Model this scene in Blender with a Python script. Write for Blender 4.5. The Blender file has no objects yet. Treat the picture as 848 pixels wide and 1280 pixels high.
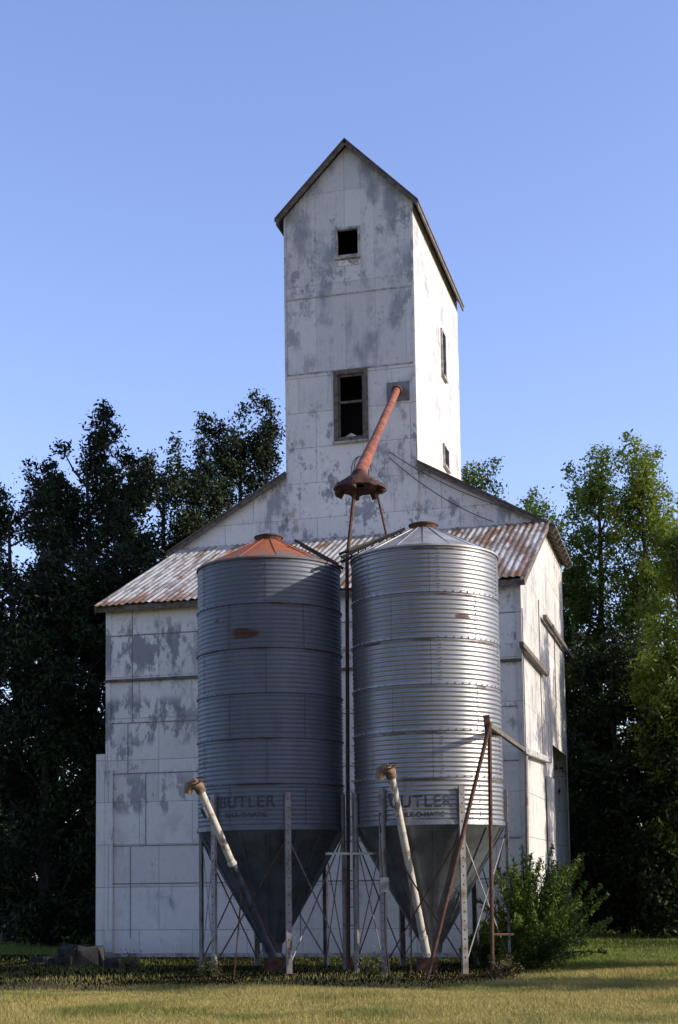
import bpy, bmesh, math, random
import numpy as np
from mathutils import Vector, Matrix, Euler
R=math.radians
PI=math.pi
random.seed(5)
SC=bpy.context.scene
COL=SC.collection
# ------------------------------------------------------------------ camera
F=1770.0; PPY=914.0; PITCH=R(6); ROLL=R(-0.8); CAMZ=1.6
CR=(Matrix.Rotation(PI/2+PITCH,3,'X') @ Matrix.Rotation(ROLL,3,'Z'))
cam=bpy.data.cameras.new('camera'); camo=bpy.data.objects.new('camera',cam); COL.objects.link(camo)
camo.location=(0,0,CAMZ); camo.rotation_euler=CR.to_euler()
cam.sensor_fit='VERTICAL'; cam.sensor_height=36; cam.lens=F/1280*36
cam.shift_y=(PPY-640)/1280.0
cam.clip_end=3000
SC.camera=camo
def ray(px,py): return CR @ Vector(((px-424)/F,(PPY-py)/F,-1))
def W(px,py,Y):
    d=ray(px,py); return Vector((0,0,CAMZ))+d*(Y/d.y)
def G(px,py):
    d=ray(px,py); return Vector((0,0,CAMZ))+d*(-CAMZ/d.z)
# ------------------------------------------------------------------ building frame
TH=R(14.5)
A=G(133,1197)
U=Vector((math.cos(TH),-math.sin(TH),0)); V=Vector((math.sin(TH),math.cos(TH),0))
def hit(px,py,n,c):
    d=ray(px,py); o=Vector((0,0,CAMZ))-A
    t=(c-o.dot(n))/d.dot(n); p=o+d*t
    return (p.dot(U),p.dot(V),p.z)
def pf(px,py,v=0.0):
    p=hit(px,py,V,v); return p[0],p[2]
def ps(px,py,u):
    p=hit(px,py,U,u); return p[1],p[2]
def toW(u,v,z): return A+U*u+V*v+Vector((0,0,z))
# ------------------------------------------------------------------ mesh helpers
class MB:
    def __init__(s): s.v=[]; s.f=[]
    def poly(s,pts):
        b=len(s.v); s.v+= [tuple(p) for p in pts]; s.f.append(tuple(range(b,b+len(pts))))
    def box(s,x0,x1,y0,y1,z0,z1):
        b=len(s.v)
        s.v+=[(x,y,z) for z in (z0,z1) for y in (y0,y1) for x in (x0,x1)]
        for q in ((0,2,3,1),(4,5,7,6),(0,1,5,4),(2,6,7,3),(0,4,6,2),(1,3,7,5)): s.f.append(tuple(b+i for i in q))
    def bar(s,p0,p1,w,h,up=(0,0,1)):
        p0=Vector(p0);p1=Vector(p1); d=(p1-p0).normalized(); up=Vector(up)
        if abs(d.dot(up))>.98: up=Vector((0,1,0))
        a=d.cross(up).normalized()*w/2; c=a.cross(d).normalized()*h/2
        b=len(s.v)
        for p in (p0,p1):
            for q in (-a-c,a-c,a+c,-a+c): s.v.append(tuple(p+q))
        for q in ((0,1,2,3),(7,6,5,4),(0,4,5,1),(1,5,6,2),(2,6,7,3),(3,7,4,0)): s.f.append(tuple(b+i for i in q))
    def tube(s,pts,rs,n=10,cap=True):
        pts=[Vector(p) for p in pts]
        if not isinstance(rs,(list,tuple)): rs=[rs]*len(pts)
        rings=[]
        pa=None
        for i,p in enumerate(pts):
            d=(pts[min(i+1,len(pts)-1)]-pts[max(i-1,0)]).normalized()
            if pa is None:
                pa=d.cross(Vector((0,0,1)) if abs(d.z)<.95 else Vector((1,0,0))).normalized()
            else: pa=(pa-d*pa.dot(d)).normalized()
            c=d.cross(pa)
            b=len(s.v); rings.append(b)
            for k in range(n):
                t=2*PI*k/n; s.v.append(tuple(p+(pa*math.cos(t)+c*math.sin(t))*rs[i]))
        for a,b in zip(rings,rings[1:]):
            for k in range(n): s.f.append((a+k,a+(k+1)%n,b+(k+1)%n,b+k))
        if cap:
            s.f.append(tuple(rings[0]+k for k in reversed(range(n)))); s.f.append(tuple(rings[-1]+k for k in range(n)))
    def lathe(s,prof,n=32,c=(0,0,0),cap=False):
        rings=[]
        for r,z in prof:
            rings.append(len(s.v))
            for k in range(n):
                t=2*PI*k/n; s.v.append((c[0]+r*math.cos(t),c[1]+r*math.sin(t),c[2]+z))
        for a,b in zip(rings,rings[1:]):
            for k in range(n): s.f.append((a+k,a+(k+1)%n,b+(k+1)%n,b+k))
        if cap:
            s.f.append(tuple(rings[0]+k for k in reversed(range(n)))); s.f.append(tuple(rings[-1]+k for k in range(n)))
    def prismv(s,sec,v0,v1):     # cross-section in (u,z), extruded along v
        n=len(sec); b=len(s.v)
        for v in (v0,v1): s.v+=[(p[0],v,p[1]) for p in sec]
        s.f.append(tuple(b+i for i in range(n))); s.f.append(tuple(b+n+i for i in reversed(range(n))))
        for i in range(n): s.f.append((b+i,b+n+i,b+n+(i+1)%n,b+(i+1)%n))
    def ring(s,c,axis,R0,r,n=20,m=6):
        c=Vector(c); ax=Vector(axis).normalized()
        a=ax.cross(Vector((0,0,1)) if abs(ax.z)<.9 else Vector((1,0,0))).normalized(); b2=ax.cross(a)
        b=len(s.v)
        for i in range(n):
            t=2*PI*i/n; d=a*math.cos(t)+b2*math.sin(t)
            for j in range(m):
                q=2*PI*j/m; s.v.append(tuple(c+d*(R0+r*math.cos(q))+ax*r*math.sin(q)))
        for i in range(n):
            for j in range(m):
                s.f.append((b+i*m+j,b+((i+1)%n)*m+j,b+((i+1)%n)*m+(j+1)%m,b+i*m+(j+1)%m))
    def build(s,name,mat,parent=None,smooth=False,fix=True):
        me=bpy.data.meshes.new(name); me.from_pydata(s.v,[],s.f)
        if fix:
            bm=bmesh.new(); bm.from_mesh(me); bmesh.ops.recalc_face_normals(bm,faces=bm.faces); bm.to_mesh(me); bm.free()
        if smooth:
            me.polygons.foreach_set('use_smooth',[True]*len(me.polygons))
            try: me.set_sharp_from_angle(angle=R(40))
            except Exception: pass
        me.materials.append(mat)
        o=bpy.data.objects.new(name,me); COL.objects.link(o)
        if parent: o.parent=parent
        return o
def empty(name,loc,label,cat,rz=0,group=None):
    o=bpy.data.objects.new(name,None); COL.objects.link(o); o.location=loc; o.rotation_euler=(0,0,rz)
    o['label']=label; o['category']=cat
    if group: o['group']=group
    return o
def tag(o,label,cat,kind=None,group=None):
    o['label']=label; o['category']=cat
    if kind: o['kind']=kind
    if group: o['group']=group
    return o
def np_mesh(name,Vv,Fc,mat,parent=None):
    k=Fc.shape[1]; n=len(Fc)
    me=bpy.data.meshes.new(name); me.vertices.add(len(Vv)); me.vertices.foreach_set('co',Vv.astype(np.float32).ravel())
    me.loops.add(n*k); me.loops.foreach_set('vertex_index',Fc.astype(np.int32).ravel())
    me.polygons.add(n); me.polygons.foreach_set('loop_start',np.arange(0,n*k,k,dtype=np.int32))
    try: me.polygons.foreach_set('loop_total',np.full(n,k,dtype=np.int32))
    except Exception: pass
    me.update(calc_edges=True); me.validate()
    me.materials.append(mat)
    o=bpy.data.objects.new(name,me); COL.objects.link(o)
    if parent: o.parent=parent
    return o
# ------------------------------------------------------------------ materials
class NT:
    def __init__(s,name,rough=.6,metal=0.0,spec=.4):
        s.m=bpy.data.materials.new(name); s.m.use_nodes=True; s.t=s.m.node_tree
        s.b=s.t.nodes['Principled BSDF']; s.b.inputs['Roughness'].default_value=rough; s.b.inputs['Metallic'].default_value=metal
        s.b.inputs['Specular IOR Level'].default_value=spec
    def n(s,ty,**kw):
        nd=s.t.nodes.new(ty)
        for k,v in kw.items():
            if k.startswith('_'): setattr(nd,k[1:],v)
            else: s.put(nd.inputs[k.replace('__',' ')],v)
        return nd
    def put(s,inp,v):
        if isinstance(v,bpy.types.NodeSocket): s.t.links.new(v,inp)
        else: inp.default_value=v
    def math(s,op,a,b=0.0,c=None,clamp=False):
        nd=s.t.nodes.new('ShaderNodeMath'); nd.operation=op; nd.use_clamp=clamp
        s.put(nd.inputs[0],a); s.put(nd.inputs[1],b)
        if c is not None: s.put(nd.inputs[2],c)
        return nd.outputs[0]
    def mix(s,f,a,b,mode='MIX'):
        nd=s.t.nodes.new('ShaderNodeMix'); nd.data_type='RGBA'; nd.blend_type=mode
        s.put(nd.inputs[0],f)
        for i,v in ((6,a),(7,b)):
            s.put(nd.inputs[i], v if isinstance(v,bpy.types.NodeSocket) else tuple(v)+((1,) if len(v)==3 else ()))
        return nd.outputs[2]
    def ramp(s,f,lo,hi):
        nd=s.t.nodes.new('ShaderNodeMapRange'); nd.interpolation_type='SMOOTHSTEP'
        s.put(nd.inputs[0],f); nd.inputs[1].default_value=lo; nd.inputs[2].default_value=hi
        return nd.outputs[0]
    def noise(s,vec,scale,detail=5,rough=.6):
        nd=s.n('ShaderNodeTexNoise',Vector=vec,Scale=scale,Detail=detail,Roughness=rough); return nd.outputs[0]
    def obj(s): return s.t.nodes.new('ShaderNodeTexCoord').outputs['Object']
    def sep(s,v):
        nd=s.n('ShaderNodeSeparateXYZ',Vector=v); return nd.outputs
    def comb(s,x,y,z=0.0):
        nd=s.t.nodes.new('ShaderNodeCombineXYZ'); s.put(nd.inputs[0],x); s.put(nd.inputs[1],y); s.put(nd.inputs[2],z); return nd.outputs[0]
    def bump(s,h,strength,dist):
        nd=s.n('ShaderNodeBump',Strength=strength,Distance=dist,Height=h); s.t.links.new(nd.outputs[0],s.b.inputs['Normal'])
    def col(s,c): s.put(s.b.inputs['Base Color'],c if isinstance(c,bpy.types.NodeSocket) else tuple(c)+(1,))
def siding(name,kind,white=(.90,.89,.865),stain=(.27,.29,.33),lo=.50,hi=.60,amt=.8,seed=0.0,crisp=.8,zlo=2.0,zhi=4.2,rows=0.0):
    t=NT(name,.5); o=t.obj(); x,y,z=t.sep(o)
    h=t.math('ADD',x,y); hs=t.math('ADD',h,seed)
    streak=t.noise(t.comb(hs,t.math('MULTIPLY',z,.3)),2.2,8,.65)
    blot=t.noise(t.comb(hs,t.math('MULTIPLY',z,.8)),.75,6,.68)
    s1=t.ramp(t.math('ADD',t.math('MULTIPLY',streak,.45),t.math('MULTIPLY',blot,.55)),lo,hi)
    fine=t.noise(t.comb(hs,t.math('MULTIPLY',z,.6)),14,5,.7)
    drip=t.noise(t.comb(hs,t.math('MULTIPLY',z,.09)),13,3,.6)
    br=t.n('ShaderNodeTexBrick',Vector=t.comb(h,t.math('ADD',z,.33)),Scale=1.0)
    bw,rh,ms=(1.22,.92,.006) if kind=='panel' else (.78,2.45,.003)
    br.inputs['Brick Width'].default_value=bw; br.inputs['Row Height'].default_value=rh; br.inputs['Mortar Size'].default_value=ms
    br.inputs['Color1'].default_value=tuple(white)+(1,); br.inputs['Color2'].default_value=tuple(w*.85 for w in white)+(1,)
    br.inputs['Mortar'].default_value=tuple(w*.42 for w in white)+(1,)
    br.offset=.37 if kind=='panel' else 0; br.offset_frequency=3 if kind=='panel' else 2
    c=br.outputs[0]
    c=t.mix(t.math('MULTIPLY',t.ramp(blot,.44,.66),.3),c,(.60,.61,.62))
    c=t.mix(t.math('MULTIPLY',s1,amt),c,stain)
    pk=t.noise(t.comb(hs,t.math('MULTIPLY',z,.55),5.5),2.3,7,.72)
    zone=t.math('MULTIPLY',t.ramp(t.noise(t.comb(hs,z,12.5),.45,2,.5),.42,.56),t.math('ADD',.15,t.math('MULTIPLY',t.ramp(z,zlo,zhi),.85)))
    c=t.mix(t.math('MULTIPLY',t.math('MULTIPLY',t.ramp(pk,.535,.60),zone),crisp),c,(.24,.26,.31))
    if rows:
        # peeled patches crowd into the upper left sheets, in rows below the eave
        rz=t.math('MAXIMUM',t.math('MULTIPLY',t.ramp(z,6.0,6.35),t.ramp(z,7.35,7.1)),t.math('MULTIPLY',t.ramp(z,4.5,4.75),t.ramp(z,5.75,5.45)))
        rz=t.math('MAXIMUM',rz,t.math('MULTIPLY',t.math('MULTIPLY',t.ramp(z,3.0,3.2),t.ramp(z,4.1,3.8)),.8))
        rx=t.ramp(h,2.6,1.6)
        pk3=t.noise(t.comb(h,t.math('MULTIPLY',z,.45),40.5),3.1,6,.65)
        c=t.mix(t.math('MULTIPLY',t.math('MULTIPLY',t.math('MULTIPLY',t.ramp(pk3,.48,.55),rz),rx),rows),c,(.21,.225,.26))
    pk2=t.noise(t.comb(hs,t.math('MULTIPLY',z,.7),25.5),3.4,6,.75)
    c=t.mix(t.math('MULTIPLY',t.math('MULTIPLY',t.ramp(pk2,.57,.63),zone),crisp*.7),c,(.22,.18,.13))
    c=t.mix(t.math('MULTIPLY',t.math('MULTIPLY',t.ramp(drip,.52,.68),t.ramp(blot,.42,.60)),.3*amt),c,(.24,.24,.25))
    c=t.mix(t.math('MULTIPLY',t.ramp(fine,.50,.76),.35),c,(.45,.46,.47))
    rn=t.noise(t.comb(hs,z,3.3),5,6,.75)
    c=t.mix(t.math('MULTIPLY',t.ramp(rn,.64,.72),.7),c,(.22,.13,.07))
    c=t.mix(t.math('MULTIPLY',t.ramp(t.math('ADD',z,t.math('MULTIPLY',fine,.8)),1.0,.2),.5),c,(.36,.34,.31))
    t.col(c)
    hgt=t.math('MULTIPLY',br.outputs[1],-1.0)
    if kind!='panel':
        hgt=t.math('ADD',hgt,t.math('MULTIPLY',t.math('SINE',t.math('MULTIPLY',h,2*PI/.11)),.07))
    hgt=t.math('ADD',hgt,t.math('MULTIPLY',blot,2.4)); hgt=t.math('ADD',hgt,t.math('MULTIPLY',fine,.5))
    t.bump(hgt,.7,.025)
    return t.m
M={}
M['panel']=siding('painted_tin_panels','panel',lo=.545,hi=.61,rows=.85)
M['upper']=siding('painted_gable_tin','panel',lo=.535,hi=.61,seed=2.2)
M['vert']=siding('painted_ribbed_tin','vert',white=(.80,.80,.80),stain=(.29,.32,.37),lo=.485,hi=.60,seed=4.3,crisp=.7)
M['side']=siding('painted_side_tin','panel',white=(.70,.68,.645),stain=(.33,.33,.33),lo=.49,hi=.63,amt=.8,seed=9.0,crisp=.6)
def plain(name,c,c2,scale=6,rough=.7,metal=0,bump=.3,dist=.01,lo=.4,hi=.65,spec=.4):
    t=NT(name,rough,metal,spec); o=t.obj(); n1=t.noise(o,scale,7,.65)
    n2=t.noise(o,scale*6,4,.7)
    cc=t.mix(t.ramp(n1,lo,hi),c,c2); cc=t.mix(t.math('MULTIPLY',t.ramp(n2,.45,.8),.4),cc,tuple(x*.5 for x in c))
    t.col(cc); t.bump(t.math('ADD',n1,t.math('MULTIPLY',n2,.4)),bump,dist); return t.m
M['trim']=plain('weathered_trim',(.52,.52,.51),(.22,.20,.18),5)
M['wood']=plain('bare_grey_wood',(.18,.155,.13),(.075,.06,.05),9)
M['darkwood']=plain('dark_wood',(.06,.048,.04),(.03,.026,.024),6)
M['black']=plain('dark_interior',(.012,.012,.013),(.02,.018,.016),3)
M['rust']=plain('rusty_steel',(.13,.06,.038),(.05,.028,.022),9,.8,.1)
M['tanrust']=plain('tan_rusty_steel',(.26,.18,.12),(.12,.07,.045),9,.75,.1)
M['redpaint']=plain('faded_red_paint',(.33,.105,.052),(.15,.055,.033),5,.8,.0,lo=.42,hi=.6)
M['headpaint']=plain('dark_red_brown_steel',(.085,.034,.025),(.035,.018,.015),6,.8,.0)
M['galv']=plain('galvanised_steel',(.26,.27,.29),(.17,.16,.155),5,.5,.3)
M['leg']=plain('weathered_leg_steel',(.27,.27,.27),(.13,.09,.065),4,.55,.3,lo=.45,hi=.7)
M['cream']=plain('cream_auger_paint',(.58,.55,.49),(.25,.18,.13),5,.5,lo=.48,hi=.64)
M['bluegrey']=plain('blue_grey_tube',(.11,.135,.18),(.065,.07,.085),5,.5,.3)
M['concrete']=plain('old_concrete',(.065,.062,.058),(.035,.034,.032),4,.95,spec=.1)
M['soil']=plain('bare_soil',(.022,.017,.010),(.012,.011,.006),2.5,1.0,bump=.8,dist=.04,spec=0)
M['bark']=plain('bark',(.05,.042,.034),(.025,.022,.019),8,.9,bump=.8,dist=.02)
M['letter']=plain('faded_dark_lettering',(.040,.047,.064),(.09,.10,.125),9,.7,lo=.42,hi=.68)
M['cable']=plain('black_cable',(.03,.03,.03),(.02,.02,.02),3,.6)
def shedroof():
    t=NT('rusting_white_roofing',.55,.1); o=t.obj(); x,y,z=t.sep(o)
    n1=t.noise(t.comb(x,t.math('MULTIPLY',y,.35)),2.2,7,.7)
    edge=t.ramp(y,1.6,-.5); right=t.ramp(x,5.2,8.6)
    f=t.math('ADD',n1,t.math('ADD',t.math('MULTIPLY',edge,.12),t.math('MULTIPLY',right,.08)))
    c=t.mix(t.ramp(f,.52,.66),(.56,.55,.52),(.26,.13,.055))
    st=t.noise(t.comb(x,t.math('MULTIPLY',y,.12)),6,5,.75)
    c=t.mix(t.math('MULTIPLY',t.ramp(st,.47,.57),.75),c,(.15,.10,.06))
    t.col(c); t.bump(n1,.3,.01); return t.m
M['shedroof']=shedroof()
M['roofmetal']=plain('dull_roof_metal',(.14,.12,.11),(.08,.055,.04),3,.7,.1)
def binmat(name,base,patches,metal=.7,rough=.42):
    t=NT(name,rough,metal,.4); o=t.obj(); x,y,z=t.sep(o)
    ang=t.math('ARCTAN2',x,t.math('MULTIPLY',y,-1.0))
    a=t.math('MULTIPLY',ang,1.3)
    n1=t.noise(t.comb(t.math('MULTIPLY',a,1.0),t.math('MULTIPLY',z,.3)),2.2,7,.65)
    n2=t.noise(o,16,4,.7)
    br=t.n('ShaderNodeTexBrick',Vector=t.comb(a,t.math('SUBTRACT',z,2.47)),Scale=1.0)
    br.inputs['Brick Width'].default_value=1.36; br.inputs['Row Height'].default_value=.79; br.inputs['Mortar Size'].default_value=.006
    br.inputs['Color1'].default_value=tuple(base)+(1,); br.inputs['Color2'].default_value=tuple(b*.82 for b in base)+(1,)
    br.inputs['Mortar'].default_value=tuple(b*.4 for b in base)+(1,)
    c=t.mix(t.math('MULTIPLY',t.ramp(n1,.42,.66),.5),br.outputs[0],tuple(b*.62 for b in base))
    c=t.mix(t.math('MULTIPLY',t.ramp(n2,.5,.8),.3),c,tuple(b*1.25 for b in base))
    nz=t.noise(t.comb(t.math('MULTIPLY',a,.35),z),7,6,.7)
    fr=t.math('FRACT',t.math('DIVIDE',t.math('ADD',t.math('SUBTRACT',z,2.47),.20),.79))
    near=t.math('ABSOLUTE',t.math('SUBTRACT',fr,.253))
    big=t.noise(t.comb(t.math('MULTIPLY',a,.8),t.math('MULTIPLY',z,1.2),7.7),1.6,3,.5)
    m=t.math('MULTIPLY',t.ramp(near,.05,.0),t.ramp(t.math('ADD',big,t.math('MULTIPLY',nz,.25)),.64,.74))
    for (pa,pz,wa,wz) in patches:
        da=t.math('DIVIDE',t.math('SUBTRACT',a,pa),wa); dz=t.math('DIVIDE',t.math('SUBTRACT',z,pz),wz)
        dd=t.math('ADD',t.math('SQRT',t.math('ADD',t.math('MULTIPLY',da,da),t.math('MULTIPLY',dz,dz))),t.math('MULTIPLY',t.math('SUBTRACT',nz,.5),2.2))
        m=t.math('MAXIMUM',m,t.ramp(dd,1.1,.7))
    c=t.mix(m,c,(.065,.027,.017))
    t.col(c)
    t.put(t.b.inputs['Metallic'],t.math('MULTIPLY',t.math('SUBTRACT',1.0,m),metal))
    t.put(t.b.inputs['Roughness'],t.math('ADD',rough-.06,t.math('MULTIPLY',n1,.22)))
    t.bump(n2,.15,.004); return t.m
def leafmat(name,c1,c2,c3,tr=.3,ygreen=None):
    t=NT(name,.6,0,.25)
    g=t.t.nodes.new('ShaderNodeNewGeometry').outputs['Random Per Island']
    ob=t.obj(); n1=t.noise(ob,.55,3,.5)
    c=t.mix(g,c1,c2); c=t.mix(t.ramp(n1,.45,.68),c,c3)
    if ygreen:
        y=t.sep(ob)[1]; c=t.mix(t.math('MULTIPLY',t.ramp(t.math('ADD',y,t.math('MULTIPLY',n1,3.0)),24.0,28.5),.85),c,ygreen)
    t.col(c)
    tb=t.n('ShaderNodeBsdfTranslucent'); t.t.links.new(c,tb.inputs[0])
    mx=t.n('ShaderNodeMixShader'); mx.inputs[0].default_value=tr
    t.t.links.new(t.b.outputs[0],mx.inputs[1]); t.t.links.new(tb.outputs[0],mx.inputs[2])
    t.t.links.new(mx.outputs[0],t.t.nodes['Material Output'].inputs[0]); return t.m
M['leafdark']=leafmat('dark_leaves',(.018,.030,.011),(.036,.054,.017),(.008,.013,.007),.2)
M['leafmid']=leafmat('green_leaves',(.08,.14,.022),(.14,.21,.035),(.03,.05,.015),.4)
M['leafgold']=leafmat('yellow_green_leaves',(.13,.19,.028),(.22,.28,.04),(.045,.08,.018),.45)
M['juniper']=leafmat('juniper_leaves',(.09,.15,.022),(.19,.26,.04),(.03,.055,.015),.35)
M['weed']=leafmat('weed_leaves',(.10,.11,.035),(.18,.16,.07),(.05,.06,.02),.3)
M['blade']=leafmat('grass_blades',(.38,.32,.10),(.52,.43,.16),(.20,.22,.055),.3,(.13,.19,.032))
def groundmat():
    t=NT('lawn_ground',.95,0,.1); o=t.obj(); x,y,z=t.sep(o)
    n1=t.noise(o,.35,5,.6); n2=t.noise(o,5,6,.7); n3=t.noise(o,40,4,.7)
    yg=t.ramp(y,22.5,28)
    c=t.mix(t.ramp(t.math('ADD',n1,t.math('MULTIPLY',yg,.22)),.42,.60),(.30,.235,.08),(.11,.14,.03))
    c=t.mix(t.math('MULTIPLY',t.ramp(n2,.45,.7),t.math('SUBTRACT',.6,t.math('MULTIPLY',yg,.45))),c,(.34,.26,.11))
    c=t.mix(t.math('MULTIPLY',t.ramp(n3,.45,.7),.5),c,(.09,.075,.03))
    t.col(c); t.bump(t.math('ADD',n2,n3),.8,.05); return t.m
M['ground']=groundmat()
# ------------------------------------------------------------------ sun and sky
az=R(-5); EL=R(22)
sd=(U*math.cos(az)-V*math.sin(az))*math.cos(EL)+Vector((0,0,math.sin(EL)))
sl=bpy.data.lights.new('sun','SUN'); sl.energy=5.0; sl.angle=R(.5); sl.color=(1,.90,.74)
so=bpy.data.objects.new('sun',sl); COL.objects.link(so); so.rotation_euler=sd.to_track_quat('Z','Y').to_euler(); so.location=(30,-10,30)
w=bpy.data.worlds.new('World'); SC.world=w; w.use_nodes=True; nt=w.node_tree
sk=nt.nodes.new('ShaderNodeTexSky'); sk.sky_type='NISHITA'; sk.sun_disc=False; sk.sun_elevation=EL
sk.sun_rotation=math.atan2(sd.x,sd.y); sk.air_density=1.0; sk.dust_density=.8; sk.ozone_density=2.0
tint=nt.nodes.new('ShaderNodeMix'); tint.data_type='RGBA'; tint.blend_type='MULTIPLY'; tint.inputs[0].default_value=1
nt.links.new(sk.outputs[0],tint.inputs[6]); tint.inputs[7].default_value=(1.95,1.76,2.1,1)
# southern sky, behind the camera, dimmed to cut fill light on facade and bins
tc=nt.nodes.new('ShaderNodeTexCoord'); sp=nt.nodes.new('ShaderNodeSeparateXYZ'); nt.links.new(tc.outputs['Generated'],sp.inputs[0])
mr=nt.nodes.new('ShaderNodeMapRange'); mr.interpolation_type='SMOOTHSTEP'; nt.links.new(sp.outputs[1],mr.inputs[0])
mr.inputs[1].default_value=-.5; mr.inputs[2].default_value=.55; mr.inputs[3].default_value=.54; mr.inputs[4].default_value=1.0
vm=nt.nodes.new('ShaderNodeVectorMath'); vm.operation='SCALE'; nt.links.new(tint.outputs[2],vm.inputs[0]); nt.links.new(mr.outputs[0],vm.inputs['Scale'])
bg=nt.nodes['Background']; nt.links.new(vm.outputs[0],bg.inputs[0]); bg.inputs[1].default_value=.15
SC.view_settings.view_transform='Standard'; SC.view_settings.look='None'; SC.view_settings.exposure=0
# ------------------------------------------------------------------ ground
m=MB(); N=60
xs=[-900,-400,-150,-60]+[-30+i*1.5 for i in range(41)]+[60,150,400,900]
ys=[-200,-60,-10]+[5+i*1.5 for i in range(40)]+[90,150,400,1500]
for yy in ys:
    for xx in xs: m.v.append((xx,yy,0.0))
nx=len(xs)
for j in range(len(ys)-1):
    for i in range(nx-1): a=j*nx+i; m.f.append((a,a+1,a+1+nx,a+nx))
g=m.build('ground',M['ground']); g['kind']='structure'; g['label']='mown dry lawn and field around the grain elevator'; g['category']='ground'
m=MB()
fr=[(-60,1242),(0,1239),(60,1237),(130,1240),(200,1235),(260,1239),(330,1236),(400,1239),(470,1235),(540,1236),(600,1233),(640,1226),(668,1214)]
front=[G(*p) for p in fr]
back=[toW(-6+i*1.15,1.0,0) for i in range(13)]
zl=.012
for i in range(12):
    for k in range(6):
        a=front[i].lerp(back[i],k/6);b=front[i+1].lerp(back[i+1],k/6);c=front[i+1].lerp(back[i+1],(k+1)/6);d=front[i].lerp(back[i],(k+1)/6)
        m.poly([(q.x,q.y,zl) for q in (a,b,c,d)])
s=m.build('bare_soil',M['soil']); s['kind']='structure'; s['label']='bare dark soil strip under the bins'; s['category']='soil'
# ------------------------------------------------------------------ the elevator
UR,_=pf(649,724,0)
ZE=(pf(133,757,0)[1]+pf(649,724,0)[1])/2
V1=ps(690,657,UR+.2)[0]; ZR=(ps(690,657,UR+.2)[1]+pf(212,687,V1)[1])/2
UL2=pf(214,687,V1)[0]+.12
V2=V1+4.3
TU0=pf(359,580,V1)[0]; TU1=pf(522,575,V1)[0]; TV1=ps(576.5,585,TU1)[0]
TZ=(pf(516,257,V1)[1]+pf(355,286,V1)[1])/2+.20
TA=pf(430,184,V1)[1]
UM=(TU0+TU1)/2
MA=(pf(441,541,V1)[1])
E=empty('grain_elevator',A,'tall white tin-clad grain elevator with a narrow gabled tower and rusty shed roof','grain elevator',rz=-TH)
def wall(mb,ax,c,a0,a1,z0,z1,holes=()):
    aa=sorted({a0,a1}|{h[0] for h in holes}|{h[1] for h in holes}); zz=sorted({z0,z1}|{h[2] for h in holes}|{h[3] for h in holes})
    for i in range(len(aa)-1):
        for j in range(len(zz)-1):
            ca=(aa[i]+aa[i+1])/2; cz=(zz[j]+zz[j+1])/2
            if any(h[0]<ca<h[1] and h[2]<cz<h[3] for h in holes): continue
            q=[(aa[i],zz[j]),(aa[i+1],zz[j]),(aa[i+1],zz[j+1]),(aa[i],zz[j+1])]
            mb.poly([(p[0],c,p[1]) if ax=='u' else (c,p[0],p[1]) for p in q])
m=MB(); wall(m,'u',0,0,UR,.0,ZE); m.build('shed_front_wall',M['panel'],E)
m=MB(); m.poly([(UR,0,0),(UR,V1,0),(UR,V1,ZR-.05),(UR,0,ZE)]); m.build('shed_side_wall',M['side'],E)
m=MB(); m.poly([(0,0,0),(0,V1,0),(0,V1,ZR-.05),(0,0,ZE)]); m.build('shed_side_wall',M['panel'],E)
zl1=(pf(133,851,0)[1])
m=MB(); m.box(-.03,UR+.02,-.06,-.004,zl1-.05,zl1+.01); m.build('ledge',M['wood'],E)
for zz in (pf(133,796,0)[1],pf(133,905,0)[1],pf(133,968,0)[1],pf(133,1058,0)[1],pf(133,1105,0)[1]):
    m=MB(); m.box(.0,UR-.1,-.010,-.003,zz-.012,zz+.010); m.build('lap_strip',M['galv'],E)
rr0=random.Random(4); zr=[ZE-.1,pf(133,905,0)[1],pf(133,968,0)[1],pf(133,1058,0)[1],.4]
for j in range(4):
    for i in range(4):
        uu=.75+i*1.9+rr0.uniform(-.3,.3); m=MB(); m.box(uu,uu+.016,-.010,-.003,zr[j+1]+.014,zr[j]-.018); m.build('lap_strip',M['galv'],E)
m=MB(); m.box(-.02,.09,-.03,-.002,.35,ZE-.03); m.build('corner_trim',M['panel'],E)
m=MB(); m.box(UR-.09,UR+.03,-.03,-.002,.3,ZE-.03); m.build('corner_trim',M['side'],E)
m=MB(); m.box(-.06,UR+.05,-.06,-.036,-.1,.10); m.build('foundation',M['trim'],E)
m=MB(); zt=pf(133,943,0)[1]; m.box(-.21,-.025,-.09,.5,.12,zt); m.build('side_casing',M['upper'],E)
m=MB(); m.box(-.022,.16,-.075,-.031,.12,zt-.35); m.build('side_casing',M['upper'],E)
def corr(p0,pu,pv,per,amp,nv=6,sub=6,rag=0):
    mb=MB(); p0=Vector(p0);pu=Vector(pu);pv=Vector(pv); L=(pu-p0).length; n=int(L/per*sub)
    nn=(pu-p0).cross(pv-p0).normalized(); nn=nn if nn.z>0 else -nn
    rr=random.Random(3); off=0
    for i in range(n+1):
        if i%(sub*5)==0: off=rr.uniform(-rag,rag)
        w_=math.sin(2*PI*i/sub)*amp
        for j in range(nv+1):
            t=j/nv
            if j==0: t+=off
            mb.v.append(tuple(p0+(pu-p0)*(i/n)+(pv-p0)*t+nn*w_))
    for i in range(n):
        for j in range(nv):
            a=i*(nv+1)+j; mb.f.append((a,a+nv+1,a+nv+2,a+1))
    return mb
sl_=(ZR-ZE)/V1; ov=.27
ue0=-.20; ue1=UR+.18
corr((ue0,-ov,ZE-ov*sl_+.10),(ue1,-ov,ZE-ov*sl_+.10),(ue0,V1-.01,ZR+.06),.15,.014,rag=.024).build('shed_roof',M['shedroof'],E,smooth=True)
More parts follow.
